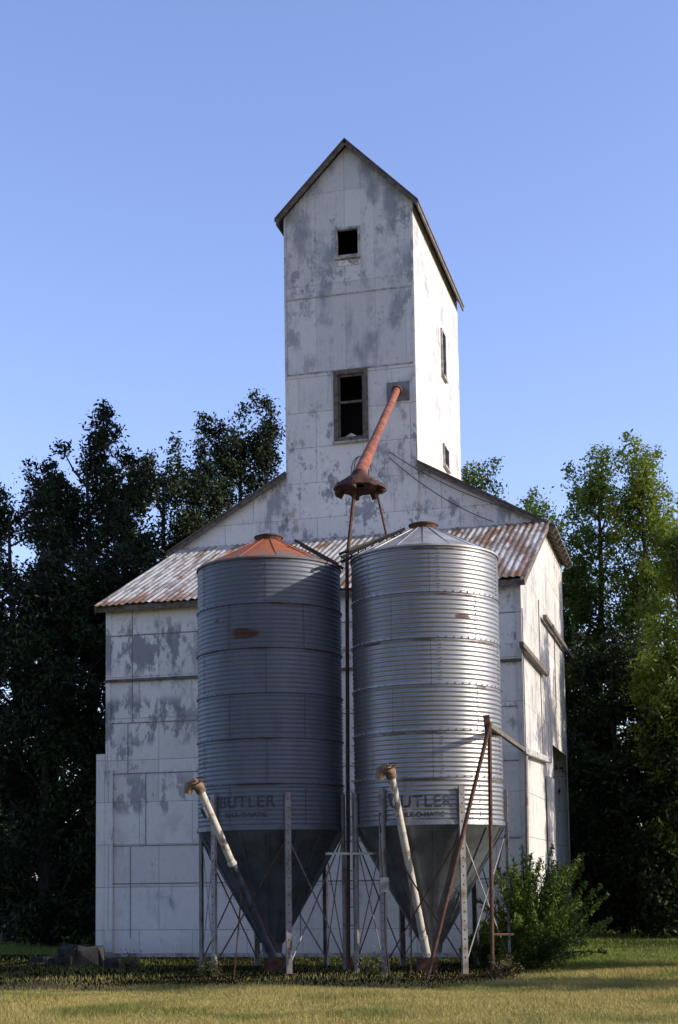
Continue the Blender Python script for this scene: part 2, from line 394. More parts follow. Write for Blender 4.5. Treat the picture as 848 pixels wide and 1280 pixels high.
m=MB(); m.box(ue0+.05,ue1-.05,-ov+.05,-ov+.09,ZE-ov*sl_-.05,ZE-ov*sl_+.06); m.build('fascia',M['wood'],E)
for s_,uu in ((0,ue0+.03),(1,ue1-.06)):
    m=MB(); m.bar((uu,-ov+.02,ZE-ov*sl_-.0),(uu,V1-.02,ZR-.05),.05,.13); m.build('rake_board',M['wood'],E)
for i in range(14):
    m=MB(); uu=.2+i*(UR-.4)/13; m.bar((uu,-ov+.1,ZE-ov*sl_-.02),(uu,.05,ZE+.01),.05,.08); m.build('rafter_tail',M['wood'],E)
# main body
UR2=UR-.0
m=MB(); m.poly([(UL2,V1,ZR-1.2),(UR2,V1,ZR-1.2),(UR2,V1,ZR),(UM,V1,MA),(UL2,V1,ZR)]); m.build('gable_wall',M['upper'],E)
vd0=ps(690,900,UR2)[0]; vd1=V2-.35; zd=ps(690,930,UR2)[1]
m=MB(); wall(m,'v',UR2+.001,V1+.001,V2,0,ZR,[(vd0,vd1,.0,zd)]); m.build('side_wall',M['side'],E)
m=MB(); wall(m,'v',UL2,V1+.001,V2,0,ZR); m.build('side_wall',M['upper'],E)
m=MB(); m.poly([(UL2,V2,0),(UR2,V2,0),(UR2,V2,ZR),(UM,V2,MA),(UL2,V2,ZR)]); m.build('rear_wall',M['upper'],E)
sm=(MA-ZR)/(UR2-UM); so_=.30; sml=(MA-ZR)/(UM-UL2)
def slope_roof(name,uc,ue,za,sl,v0,v1,th,mat,parent):
    ze=za-abs(ue-uc)*sl
    m=MB(); m.prismv([(uc,za),(ue,ze),(ue,ze-th),(uc,za-th)],v0,v1); return m.build(name,mat,parent)
slope_roof('main_roof',TU1+.006,UR2+so_,MA+.08-(TU1-UM)*sm,sm,V1-.18,V2+.1,.05,M['roofmetal'],E)
slope_roof('main_roof',TU0-.006,UL2-.20,MA+.08-(UM-TU0)*sml,sml,V1-.18,V2+.1,.05,M['roofmetal'],E)
for ue,sl2,sg,tu in ((UR2+so_-.03,sm,1,TU1+.01),(UL2-.17,sml,-1,TU0-.01)):
    m=MB(); m.bar((tu,V1-.14,MA-.03-abs(tu-UM)*sl2),(ue,V1-.14,MA-.03-abs(ue-UM)*sl2),.04,.10,up=(0,0,1)); m.build('rake_board',M['wood'],E)
for i in range(9):
    m=MB(); vv=V1-.05+i*.52; m.bar((UR2+.005,vv,ZR-.04),(UR2+so_-.04,vv,ZR-.04-so_*sm),.06,.14); m.build('rafter_tail',M['wood'],E)
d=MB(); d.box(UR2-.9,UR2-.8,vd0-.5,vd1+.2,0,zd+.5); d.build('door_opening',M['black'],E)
d=MB(); d.box(UR2+.03,UR2+.09,V1-1.3,V1-.15,.5,3.9); dd=d.build('sliding_door',M['side'],E)
def track(px0,py0,px1,py1,u,h,mat,name='door_track'):
    a=ps(px0,py0,u); b=ps(px1,py1,u)
    m=MB(); m.bar((u,a[0],a[1]),(u,b[0],b[1]),.09,h); return m.build(name,mat,E)
track(652,805,684,843,UR+.10,.10,M['wood'])
track(681,771,715,822,UR+.10,.10,M['wood'])
track(655,938,688,951,UR+.10,.12,M['trim'])
for (a_,b_,c_,d_) in ((652,760,652,1050),(672,730,672,940),(690,720,690,880)):
    p0=ps(a_,b_,UR); p1=ps(c_,d_,UR); m=MB(); m.box(UR+.004,UR+.02,p0[0],p0[0]+.03,p1[1],min(p0[1],ZE+.2)); m.build('lap_strip',M['wood'],E)
# ----- tower
tv0=V1-.03
def rect(x0,y0,x1,y1,v):
    a=pf(x0,y1,v); b=pf(x1,y0,v); return (a[0],b[0],a[1],b[1])
w1=rect(422,285,448,321,tv0); w2=rect(423,465,455,548,tv0)
zs2=(pf(440,461,tv0)[1])
m=MB()
wall(m,'u',tv0,TU0,TU1,zs2,TZ,[w1] + ([(w2[0],w2[1],zs2,w2[3])] if w2[3]>zs2 else []))
m.poly([(TU0,tv0,TZ),(TU1,tv0,TZ),(UM,tv0,TA)])
m.build('tower_front_wall',M['vert'],E)
m=MB(); wall(m,'u',tv0,TU0,TU1,ZR,zs2,[(w2[0],w2[1],w2[2],min(w2[3],zs2))]); m.build('tower_front_wall',M['upper'],E)
s1=ps(551,412,TU1);s2=ps(556.5,475,TU1); s3=ps(554,556,TU1);s4=ps(560,588,TU1)
hs_=[(s1[0],s2[0],s2[1],s1[1]),(s3[0],s4[0],s4[1],s3[1])]
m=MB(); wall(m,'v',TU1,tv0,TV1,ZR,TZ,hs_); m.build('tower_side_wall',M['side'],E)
m=MB(); wall(m,'v',TU0,tv0,TV1,ZR,TZ); m.build('tower_side_wall',M['vert'],E)
m=MB(); m.poly([(TU0,TV1,ZR),(TU1,TV1,ZR),(TU1,TV1,TZ),(UM,TV1,TA),(TU0,TV1,TZ)]); m.build('tower_rear_wall',M['vert'],E)
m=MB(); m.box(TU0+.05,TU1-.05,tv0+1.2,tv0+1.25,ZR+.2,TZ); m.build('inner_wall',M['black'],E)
for zz in (zs2,pf(440,366,tv0)[1]):
    m=MB(); m.box(TU0+.01,TU1-.01,tv0-.014,tv0-.003,zz-.022,zz+.012); m.build('lap_strip',M['trim'],E)
m=MB(); m.box(TU1-.05,TU1+.012,tv0-.02,tv0-.003,ZR+1,TZ-.04); m.build('corner_trim',M['upper'],E)
m=MB(); m.box(TU0-.012,TU0+.04,tv0-.02,tv0-.003,ZR+1,TZ-.04); m.build('corner_trim',M['vert'],E)
ts=(TA-TZ)/(TU1-UM); to=.2
slope_roof('tower_roof',UM,TU1+to,TA+.12,ts,tv0-.22,TV1+.10,.05,M['roofmetal'],E)
slope_roof('tower_roof',UM-.003,TU0-to,TA+.12,ts,tv0-.22,TV1+.10,.05,M['roofmetal'],E)
for sg,ue in ((1,TU1+to-.02),(-1,TU0-to+.02)):
    m=MB(); m.bar((UM+sg*.02,tv0-.18,TA+.0),(ue,tv0-.18,TA+.0-abs(ue-UM)*ts),.04,.11); m.build('rake_board',M['wood'],E)
    m=MB(); m.box(min(ue,ue-sg*.04),max(ue,ue-sg*.04),tv0-.15,TV1+.08,TA-.06-abs(ue-UM)*ts,TA+.04-abs(ue-UM)*ts); m.build('fascia',M['wood'],E)
def window(r,ax,c,fw,sash,dirn):
    m=MB(); a0,a1,z0,z1=r
    def bx(x0,x1,q0,q1,e0,e1):
        lo,hi=sorted((c+dirn*e0,c+dirn*e1))
        if ax=='u': m.box(x0,x1,lo,hi,q0,q1)
        else: m.box(lo,hi,x0,x1,q0,q1)
    bx(a0-fw,a0+.01,z0-fw,z1+fw,-.06,.05); bx(a1-.01,a1+fw,z0-fw,z1+fw,-.06,.05)
    bx(a0+.01,a1-.01,z1-.01,z1+fw,-.055,.045); bx(a0+.01,a1-.01,z0-fw,z0+.01,-.055,.045)
    fo=m.build('window',M['wood'] if fw>.05 else M['trim'],E)
    m=MB(); bx(a0-fw*1.3,a1+fw*1.3,z0-fw-.05,z0-fw-.003,-.02,.09); m.build('sill',M['trim'],fo)
    if sash:
        m=MB(); bx(a0+.012,a0+.06,z0+.012,z1-.012,-.05,-.02); bx(a1-.06,a1-.012,z0+.012,z1-.012,-.05,-.02)
        zm=(z0+z1)/2+.1; bx(a0+.06,a1-.06,zm-.03,zm+.03,-.05,-.02); bx(a0+.06,a1-.06,z1-.07,z1-.012,-.05,-.02); m.build('sash',M['wood'],fo)
    return fo
window(w1,'u',tv0,.05,False,-1)
window(w2,'u',tv0,.10,True,-1)
for h in hs_: window(h,'v',TU1,.04,False,1)
m=MB(); q=rect(484,476,512,503,tv0); m.box(q[0],q[1],tv0-.02,tv0-.004,q[2],q[3]); m.build('spout_plate',M['galv'],E)
m=MB(); q=rect(424,323,450,331,tv0); m.box(q[0],q[1],tv0-.02,tv0-.004,q[2]-.05,q[3]); m.build('window_apron',M['upper'],E)
# ------------------------------------------------------------------ bins
YL,YR=25.65,25.0; RB=1.31
def bin_(px,Y,pz_top,pz_bot,name,label,mat,roofmat,capmat,hop,textang,legang,tall,nrib):
    c=W(px,1000,Y); c.z=0
    z1=W(px-90,pz_top,Y).z; z0=W(px-90,pz_bot,Y).z
    e=empty(name,c,label,'grain bin',group=None)
    m=MB(); per=.079; n=int((z1-z0)/per); prof=[]
    for i in range(n*6+1):
        prof.append((RB+.0065*math.sin(2*PI*i/6),z0+(z1-z0)*i/(n*6)))
    m.lathe(prof,96)
    k=int((z1-z0-.1)/.79)+1
    for q in range(k):
        for i in range(6):
            t=2*PI*(i+.5*(q%2))/6+.3+textang
            for j in range(12):
                zc=z0+q*.79+.07+j*.06
                if zc<z1-.04:
                    x=(RB+.010)*math.cos(t); y=(RB+.010)*math.sin(t); m.box(x-.009,x+.009,y-.009,y+.009,zc-.009,zc+.009)
    wallo=m.build('bin_wall',mat,e,smooth=True)
    for q in range(k):
        zz=z0+q*.79; m=MB()
        m.lathe([(RB-.005,zz-.018),(RB+.014,zz-.014),(RB+.014,zz+.014),(RB-.005,zz+.018)],96)
        for i in range(60):
            t=2*PI*i/60; m.box(*(lambda x,y:(x-.010,x+.010,y-.010,y+.010))((RB+.018)*math.cos(t),(RB+.018)*math.sin(t)),zz-.010,zz+.010)
        m.build('sheet_seam',mat,wallo)
    m=MB(); rise=.56; rc=.24
    ringz=z1+.015
    m.lathe([(RB+.022,ringz-.03),(RB+.022,ringz),(.77,ringz+rise*.5),(rc,ringz+rise)],96); ro=m.build('bin_roof',roofmat,e,smooth=True)
    for i in range(nrib):
        m=MB(); t=2*PI*(i+.3)/nrib; d=Vector((math.cos(t),math.sin(t),0)); m.bar(d*(RB+.01)+Vector((0,0,ringz+.006)),d*rc+Vector((0,0,ringz+rise+.006)),.012,.012); m.build('roof_rib',roofmat,ro)
    m=MB(); zc=ringz+rise-.03; m.lathe([(rc-.02,zc),(rc+.01,zc+.10),(rc+.03,zc+.10),(rc+.03,zc+.12),(rc-.05,zc+.15),(.02,zc+.18)],40); m.build('cap',capmat,ro,smooth=True)
    m=MB(); zt=.5; m.lathe([(RB+.02,z0+.05),(RB+.03,z0-.02),(RB-.02,z0-.06),(.19,zt),(.17,zt-.18),(.02,zt-.18)],48); ho=m.build('hopper',hop,e,smooth=True)
    for i in range(16):
        m=MB(); t=2*PI*i/16; d=Vector((math.cos(t),math.sin(t),0)); m.bar(d*(RB-.01)+Vector((0,0,z0-.06)),d*.2+Vector((0,0,zt)),.02,.025); m.build('hopper_seam',hop,ho)
    lt=[]
    for i in range(6):
        t=legang+i*PI/3; d=Vector((math.sin(t),-math.cos(t),0)); s=Vector((d.y,-d.x,0)); p=d*(RB+.06)
        m=MB(); lw=.050
        m.bar(p+Vector((0,0,-.02)),p+Vector((0,0,z0+tall)),lw*2,.010,up=tuple(d))
        for sg in(-1,1): m.bar(p+s*sg*(lw-.003)-d*.025+Vector((0,0,-.02)),p+s*sg*(lw-.003)-d*.025+Vector((0,0,z0+tall-.004)),.01,.045,up=tuple(d))
        lg=m.build('leg',M['leg'],e)
        m=MB(); zz=.3
        while zz<z0+tall-.05:
            q=p+d*.006+Vector((0,0,zz)); qq=q; m.box(qq.x-.010,qq.x+.010,qq.y-.006,qq.y+.006,zz-.010,zz+.010)
            zz+=.15
        m.build('bolt_row',M['rust'],lg)
        m=MB(); m.box(p.x-.11,p.x+.11,p.y-.11,p.y+.11,-.03,.03); m.build('foot_plate',M['rust'],lg)
        lt.append(p-d*.02)
    for i in range(6):
        a=lt[i]; b=lt[(i+1)%6]
        for (q0,q1) in ((a,b),(b,a)):
            m=MB(); m.bar(q0+Vector((0,0,.15)),q1*.985+Vector((0,0,z0-.15)),.024,.010,up=tuple((a+b).normalized())); m.build('brace',M['rust' if (i%2) else 'leg'],e)
    for txt,size,zc in (('BUTLER',.285,W(px,1002,Y-1.3).z),('BULK-O-MATIC',.112,W(px,1018,Y-1.3).z)):
        cu=bpy.data.curves.new('t','FONT'); cu.body=txt; cu.size=size; cu.align_x='CENTER'; cu.align_y='CENTER'; cu.space_character=1.10 if size>.2 else 1.04; cu.offset=.003
        to_=bpy.data.objects.new('t',cu); COL.objects.link(to_); dg=bpy.context.evaluated_depsgraph_get()
        me=bpy.data.meshes.new_from_object(to_.evaluated_get(dg)); bpy.data.objects.remove(to_)
        bm=bmesh.new(); bm.from_mesh(me)
        for v in bm.verts:
            x,y=v.co.x,v.co.y; t=textang+x/RB; rr=RB+.0105
            v.co=(rr*math.sin(t),-rr*math.cos(t),zc+y)
        bm.to_mesh(me); bm.free(); me.materials.clear(); me.materials.append(M['letter']); me.name='lettering'
        lo=bpy.data.objects.new('lettering',me); COL.objects.link(lo); lo.parent=wallo
    return e,c,z0,z1
M['hop']=plain('dull_hopper_steel',(.12,.14,.165),(.08,.09,.105),3,.5,.3)
M['hopR']=plain('brighter_hopper_steel',(.23,.255,.28),(.15,.165,.18),3,.42,.5)
zz_=lambda py,Y:W(424,py,Y-1.3).z
mL=binmat('bin_steel_left',(.150,.168,.205),[(-.36,zz_(790,YL),.27,.11),(-.95,zz_(770,YL),.05,.03)],metal=.4,rough=.5)
mR=binmat('bin_steel_right',(.35,.355,.37),[(.58,zz_(771,YR),.14,.035),(.95,zz_(858,YR),.16,.03)],metal=.7,rough=.33)
def leftroof():
    t=NT('rust_centred_cone_roof',.75,.05); o=t.obj(); x,y,z=t.sep(o)
    r=t.math('SQRT',t.math('ADD',t.math('MULTIPLY',x,x),t.math('MULTIPLY',y,y)))
    n1=t.noise(o,2.6,6,.65); n2=t.noise(o,9,5,.7)
    f=t.math('ADD',r,t.math('ADD',t.math('MULTIPLY',t.math('SUBTRACT',n1,.5),1.5),t.math('MULTIPLY',x,.2)))
    c=t.mix(t.ramp(f,1.02,1.24),(.38,.115,.042),(.17,.155,.15))
    c=t.mix(t.math('MULTIPLY',t.ramp(n2,.48,.66),.5),c,(.16,.055,.028)); t.col(c); t.bump(n2,.2,.008); return t.m
M['rustroof']=leftroof()
M['greyroof']=plain('galvanised_roof',(.46,.455,.44),(.30,.29,.28),2,.48,.3)
bL,cL,z0L,z1L=bin_(339,YL,717,1040,'grain_bin','grey ribbed steel grain bin on legs with the orange rusted cone roof',mL,M['rustroof'],M['rust'],M['hop'],-.30,R(15),.62,12)
bR,cR,z0R,z1R=bin_(536.5,YR,703,1034,'grain_bin','grey ribbed steel grain bin on legs with the pale galvanised cone roof',mR,M['greyroof'],M['rust'],M['hopR'],-.17,R(20),.62,18)
# ------------------------------------------------------------------ spout and distributor
H=W(449,594,25.5)
top=toW(*( (lambda a:(a[0],tv0,a[1]))(pf(497,486,tv0)) ))
S=empty('grain_spout',top,'faded red downspout pipe running from the tower to a dark flared distributor head','grain spout')
L=lambda p:Vector(p)-top
m=MB(); d=(H-top); m.tube([L(top-d.normalized()*.1),L(top+d*.82)],.092,20); sp=m.build('pipe',M['redpaint'],S,smooth=True)
m=MB(); m.tube([L(top+d*.72),L(top+d*1.0)],[.105,.125],20); m.build('sleeve',M['redpaint'],S,smooth=True)
m=MB(); m.tube([L(top+d*.02),L(top+d*.035)],.13,16); m.build('collar',M['rust'],S)
# flared skirt with a ragged, scalloped rim
m=MB(); h0=L(H); n=48; rgs=[]
prof=[(.12,.07),(.15,.0),(.27,-.08),(.44,-.19),(.47,-.26),(.40,-.27),(.1,-.20)]
for j,(r,z) in enumerate(prof):
    rgs.append(len(m.v))
    for k in range(n):
        t=2*PI*k/n; wv=math.cos(t*7+.6); f=1.0; dz=0
        if 3<=j<=5: f=1+.08*wv; dz=-.045*max(0,wv)
        m.v.append((h0.x+r*f*math.cos(t),h0.y+r*f*math.sin(t),h0.z+z+dz))
for a,b in zip(rgs,rgs[1:]):
    for k in range(n): m.f.append((a+k,a+(k+1)%n,b+(k+1)%n,b+k))
hd=m.build('distributor_head',M['headpaint'],S,smooth=True)
for i in range(7):
    t=(2*PI*i-.6)/7; dd=Vector((math.cos(t),math.sin(t),0))
    a=h0+dd*.36+Vector((0,0,-.20)); b=h0+dd*.45+Vector((0,0,-.34-.02*(i%2)))
    m=MB(); m.tube([a,b],[.075,.07],12); m.build('nozzle',M['headpaint'],hd,smooth=True)
def pole(name,label,pts,r,mat,cat='pole',n=8):
    b=Vector(pts[0]); e=empty(name,b,label,cat)
    m=MB(); m.tube([Vector(p)-b for p in pts],r,n); o=m.build('shaft',mat,e,smooth=True); return e,b
Pt=H+Vector((-.08,0,-.22)); gp=W(436,1214,25.2); gp.z=0
e,b=pole('support_pole','tall thin rusty pole between the two bins holding up the red distributor head',[gp,W(434,700,25.2),Pt],.034,M['rust'])
for k in range(22): 
    m=MB(); z=.8+k*.32; q=gp.lerp(Pt,z/Pt.z)-b; m.bar(q,q+Vector((.13,0,0)),.015,.015); m.build('rung',M['rust'],e)
m=MB(); m.bar(Vector((.13,0,0)),(Pt-b)*.80+Vector((.13,0,0)),.025,.025); m.build('side_rail',M['rust'],e)
e,b=pole('steel_post','pale slim steel post beside the tall rusty pole between the bins',[ (lambda p:Vector((p.x,p.y,0)))(W(447,1214,24.6)),W(445,992,24.6)],.038,M['leg'])
m=MB(); a0=W(407,1067,24.55)-b; a1=W(471,1067,24.55)-b; m.bar(a0,a1,.04,.04); m.build('crossbar',M['cream'],e)
e,b=pole('brace_rod','short thin rod leaning from the distributor head to the pale bin roof',[W(484,672,25.3),H+Vector((.3,.0,-.2))],.022,M['rust'],'rod')
def ladder(name,label,p0,p1,wd,n,mat):
    p0=Vector(p0);p1=Vector(p1); e=empty(name,p0,label,'ladder'); d=(p1-p0); s=d.cross(Vector((0,0,1))).normalized()*wd/2
    for sg in(-1,1):
        m=MB(); m.bar(s*sg,d+s*sg,.03,.05); m.build('side_rail',mat,e)
    for i in range(n):
        q=d*((i+.5)/n); m=MB(); m.bar(q-s,q+s,.025,.025); m.build('rung',mat,e)
    return e
ladder('ladder','dark ladder lying down the right slope of the rusty orange bin roof',W(372,678,25.2),W(426,708,25.0),.36,7,M['darkwood'])
ladder('ladder','dark ladder lying up the left slope of the pale bin roof',W(426,700,24.7),W(506,664,24.7),.36,9,M['darkwood'])
ladder('ladder','short dark ladder rising above the gap between the two bins',W(430,690,25.1),W(481,672,25.5),.36,6,M['darkwood'])
# ------------------------------------------------------------------ augers
def auger(name,label,top,bot,split,mat2):
    top=Vector(top);bot=Vector(bot); e=empty(name,(bot.x,bot.y,0),label,'auger'); o=Vector((bot.x,bot.y,0)); T=top-o;B=bot-o; d=(T-B).normalized()
    m=MB(); m.tube([B.lerp(T,split),T],.064,16); m.tube([B.lerp(T,split),B.lerp(T,split)+d*.05],.08,16); m.build('upper_tube',M['cream'],e,smooth=True)
    m=MB(); m.tube([B,B.lerp(T,split)],.074,16); m.build('lower_tube',mat2,e,smooth=True)
    # hooked hood: the housing bends over to the left and opens downward
    m=MB(); m.tube([T-d*.06,T+d*.05,T+d*.10+Vector((-.06,-.02,0)),T+d*.07+Vector((-.15,-.03,0)),T+Vector((-.20,-.04,-.08))],[.085,.095,.10,.085,.07],16); hd=m.build('head_housing',M['tanrust'],e,smooth=True)
    x=Vector((-.17,-.05,0)); m=MB(); m.ring(T+d*.15,d,.13,.012)
    m.bar(T+d*.15-Vector((.13,0,0)),T+d*.15+Vector((.13,0,0)),.02,.02); m.bar(T+d*.15-Vector((0,.13,0)),T+d*.15+Vector((0,.13,0)),.02,.02)
    m.build('hand_wheel',M['rust'],e,smooth=True)
    m=MB(); m.tube([T-d*.30+Vector((-.07,-.04,-.05)),T-d*.50+Vector((-.07,-.04,-.05))],.045,12); m.build('motor',M['bluegrey'],e,smooth=True)
    m=MB(); m.box(B.x-.17,B.x+.17,B.y-.2,B.y+.3,.03,.26); m.build('boot',M['rust'],e)
    m=MB(); m.bar(B.lerp(T,.45)+Vector((0,0,-.1)),Vector((B.lerp(T,.6).x+.05,B.lerp(T,.6).y,0)),.025,.025); m.build('prop',M['rust'],e)
    return e
auger('auger','leaning auger with a cream upper tube and dark lower tube below the orange-roofed bin',W(250,986,23.6),W(343,1200,25.1),.57,M['bluegrey'])
auger('auger','leaning cream auger tube with rusty head below the pale-roofed bin',W(489,968,23.3),W(534,1196,24.6),.1,M['cream'])
jb=W(481,1106,23.55); e=empty('junction_box',jb,'small white electrical box fixed beside the legs of the pale-roofed bin','electrical box')
m=MB(); m.box(-.07,.07,-.05,.05,-.12,.12); m.build('case',M['trim'],e)
m=MB(); m.tube([(0,0,-.12),(.0,0,-.9),(.06,.02,-jb.z)],.014,8); m.build('conduit',M['cable'],e)
m=MB(); m.tube([(-.02,0,.12),(-.05,0,.7),(-.05,.3,1.2)],.014,8); m.build('conduit',M['cable'],e)
T0=W(612,903,23.2)
gz=lambda px,py,Y:(lambda p:Vector((p.x,p.y,0)))(W(px,py,Y))
e,b=pole('pipe_frame','rusty pole frame of one upright and one slanting leg against the pale-roofed bin',[gz(616,1226,23.2),T0],.034,M['rust'],'frame')
m=MB(); m.tube([gz(534,1226,22.9)-b,T0-b+Vector((0,-.06,-.03))],.034,8); m.build('slanting_leg',M['rust'],e,smooth=True)
vR=ps(656,938,UR+.1); far=toW(UR+.1,vR[0],vR[1])
m=MB(); m.bar(T0-b+Vector((0,0,-.05)),far-b,.06,.08); m.build('boom',M['wood'],e)
m=MB(); m.bar(T0-b+Vector((-.05,0,.12)),T0-b+Vector((-.02,0,-.25)),.10,.05); m.build('bracket',M['rust'],e)
m=MB(); m.tube([W(616,1168,23.2)-b,W(642,1168,23.4)-b],.02,6); m.build('peg',M['rust'],e)
e,b=pole('steel_post','slim grey steel post at the right end of the shed front wall',[gz(661,1206,26.6),W(658,945,26.6)],.034,M['leg'])
def cable(name,label,p0,p1,sag,r=.011):
    p0=Vector(p0);p1=Vector(p1); m=MB(); m.tube([p0.lerp(p1,i/16)-Vector((0,0,4*sag*(i/16)*(1-i/16))) for i in range(17)],r,6); o=m.build(name,M['cable'],None,smooth=True); tag(o,label,'cable'); return o
t1=toW(TU1-.7,tv0-.05,pf(482,566,tv0)[1])
cable('cable','thin black cable sagging across the gable to its right eave, upper one',t1,toW(UR+.1,V1-.3,pf(684,650,V1)[1]),.25)
cable('cable','thin black cable drooping lowest across the white gable',t1+Vector((0,0,-.15)),toW(UR-1.2,V1-.12,pf(640,652,V1)[1]),.18)
m=MB(); c0=Vector(toW(TU0+1.95,tv0-.06,pf(465,590,tv0)[1])); m.tube([c0+U*(.28*math.cos(a))*(1-.04*a)+Vector((0,0,.42*math.sin(a))) for a in [i*.35 for i in range(34)]],.010,5)
tag(m.build('cable',M['cable'],None,smooth=True),'loosely coiled black cable hanging on the gable beside the red distributor head','cable')
rb=random.Random(8)
labs=['largest broken concrete block at the left foot of the white wall','flat broken concrete block lying left of the largest block','small concrete lump leaning by the wall corner','low concrete slab piece farthest left in the pile','squat concrete block topmost of the pile by the wall']
for i,(px,py,sx,sy,sz) in enumerate([(112,1208,.55,.45,.42),(75,1207,.5,.4,.2),(140,1212,.28,.25,.2),(52,1204,.4,.3,.13),(92,1199,.6,.4,.32)]):
    p=G(px,py); bm=bmesh.new(); bmesh.ops.create_cube(bm,size=1)
    bmesh.ops.bevel(bm,geom=list(bm.edges),offset=.12,segments=2,affect='EDGES')
    for v in bm.verts: v.co=Vector((v.co.x*sx*(1+rb.uniform(-.15,.15)),v.co.y*sy*(1+rb.uniform(-.15,.15)),(v.co.z+.45)*sz*(1+rb.uniform(-.2,.2))))
    me=bpy.data.meshes.new('concrete_block'); bm.to_mesh(me); bm.free(); me.materials.append(M['concrete'])
    o=bpy.data.objects.new('concrete_block',me); COL.objects.link(o); o.location=p; o.rotation_euler=(0,0,rb.uniform(-.6,.6)); tag(o,labs[i],'concrete block')
# ------------------------------------------------------------------ vegetation
def leaf_quads(C,size,rng,up=0.0,aspect=.45):
    n=len(C); a=rng.normal(size=(n,3)); a[:,2]+=up; a/=np.linalg.norm(a,axis=1)[:,None]
    b=rng.normal(size=(n,3)); b-=a*(a*b).sum(1)[:,None]; b/=np.linalg.norm(b,axis=1)[:,None]
    s=(size*rng.uniform(.6,1.3,n))[:,None]
    Vv=np.stack([C-a*s*.5,C+b*s*aspect*.5,C+a*s*.5,C-b*s*aspect*.5],1).reshape(-1,3)
    return Vv,np.arange(4*n).reshape(n,4)
def tree(name,label,px,pytop,Y,hwpx,mat,seed,nl=30000,base=.12,leaf=.17,clr=(.45,.95),ncl=80,shoots=30,cat='tree',group=None,full=.60,shf=.2):
    rng=np.random.default_rng(seed); rr=random.Random(seed)
    base_p=W(px,1100,Y); x0,y0=base_p.x,base_p.y; Ht=W(px,pytop,Y).z; hw=hwpx/F*Y
    e=empty(name,(x0,y0,0),label,cat,group=group)
    m=MB(); lean=rr.uniform(-.04,.04)
    tp=[Vector((lean*Ht*t+math.sin(t*5+seed)*.15,math.cos(t*4+seed)*.12,Ht*.9*t)) for t in [i/8 for i in range(9)]]
    m.tube(tp,[.017*Ht*(1-i/8.6)+.015 for i in range(9)],8)
    cl=[];sz=[]
    for i in range(ncl):
        t=rr.random()**.85; r=hw*max(0.02,1-abs((t-.42)/full)**2.6)**.5; a=rr.random()*2*PI; q=r*math.sqrt(rr.uniform(.05,1))
        z=Ht*(base+(1-base)*t*.93); c=Vector((q*math.cos(a)+lean*z,q*math.sin(a)*.9,z)); cl.append(c); sz.append(rr.uniform(*clr)*(1-.3*t))
        if i%2==0:
            k=max(.08,(z-q*.9)/Ht/.9); k=min(k,.95); j=k*8; s=tp[int(j)].lerp(tp[min(8,int(j)+1)],j-int(j)); mid=s.lerp(c,.55)+Vector((0,0,-.12*q))
            m.tube([s,mid,c],[.006*Ht*.6*(1-.6*t)+.012,.03,.012],5)
    tr=m.build('trunk',M['bark'],e,smooth=True)
    P=[]
    wts=np.array(sz)**2; wts/=wts.sum(); cnt=rng.multinomial(int(nl*(1-shf)),wts)
    for c,s,k in zip(cl,sz,cnt):
        g=rng.normal(size=(k,3)); g/=np.linalg.norm(g,axis=1)[:,None]; rad=rng.uniform(0.15,1,k)**.6
        lump=1+.45*np.sin(g[:,0]*5+c.x*3)*np.sin(g[:,2]*6+c.z*2)
        P.append(np.array(c)+g*(rad*lump*s)[:,None]*np.array([1,1,.85]))
    ks=int(nl*shf/shoots)
    for i in range(shoots):
        c=cl[rr.randrange(len(cl))]; d=Vector((c.x*.25/hw+rr.uniform(-.4,.4),rr.uniform(-.3,.3),rr.uniform(.4,1.1))).normalized(); L_=rr.uniform(.8,1.5)
        t=rng.uniform(0,1,ks)**.8; p=np.array(c)+np.outer(t*L_,np.array(d))+rng.normal(size=(ks,3))*(.26*(1-t)+.08)[:,None]; P.append(p)
    P=np.concatenate(P); P=P[P[:,2]>.1]; P=P[P[:,2]<Ht*1.03]
    Vv,Fc=leaf_quads(P,leaf,rng,.2)
    np_mesh('crown',Vv,Fc,mat,e)
    return e
D,Mi,Go=M['leafdark'],M['leafmid'],M['leafgold']
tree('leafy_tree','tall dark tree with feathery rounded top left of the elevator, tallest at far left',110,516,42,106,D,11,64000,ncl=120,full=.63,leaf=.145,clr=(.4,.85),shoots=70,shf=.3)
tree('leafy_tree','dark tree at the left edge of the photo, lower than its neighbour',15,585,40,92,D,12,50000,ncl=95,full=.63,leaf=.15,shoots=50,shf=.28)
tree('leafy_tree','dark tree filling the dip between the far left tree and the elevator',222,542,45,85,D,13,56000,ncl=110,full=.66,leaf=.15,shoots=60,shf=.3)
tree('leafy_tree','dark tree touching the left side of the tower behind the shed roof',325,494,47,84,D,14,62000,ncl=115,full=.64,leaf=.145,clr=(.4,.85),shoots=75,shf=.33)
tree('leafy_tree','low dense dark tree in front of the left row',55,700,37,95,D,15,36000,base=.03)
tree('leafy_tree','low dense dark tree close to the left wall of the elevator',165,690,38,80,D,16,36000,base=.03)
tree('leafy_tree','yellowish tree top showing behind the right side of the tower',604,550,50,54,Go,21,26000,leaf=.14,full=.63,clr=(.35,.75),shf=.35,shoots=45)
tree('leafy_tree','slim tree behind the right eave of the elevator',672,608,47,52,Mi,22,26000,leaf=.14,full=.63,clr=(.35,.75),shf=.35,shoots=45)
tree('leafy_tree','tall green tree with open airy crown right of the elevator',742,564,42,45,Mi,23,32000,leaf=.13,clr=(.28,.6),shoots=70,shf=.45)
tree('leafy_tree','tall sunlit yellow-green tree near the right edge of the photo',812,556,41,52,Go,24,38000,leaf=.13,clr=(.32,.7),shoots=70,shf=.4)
tree('leafy_tree','leaning yellow-green tree cut by the right edge of the photo',872,640,37,62,Go,25,34000,leaf=.14,clr=(.35,.75),shoots=50,shf=.35)
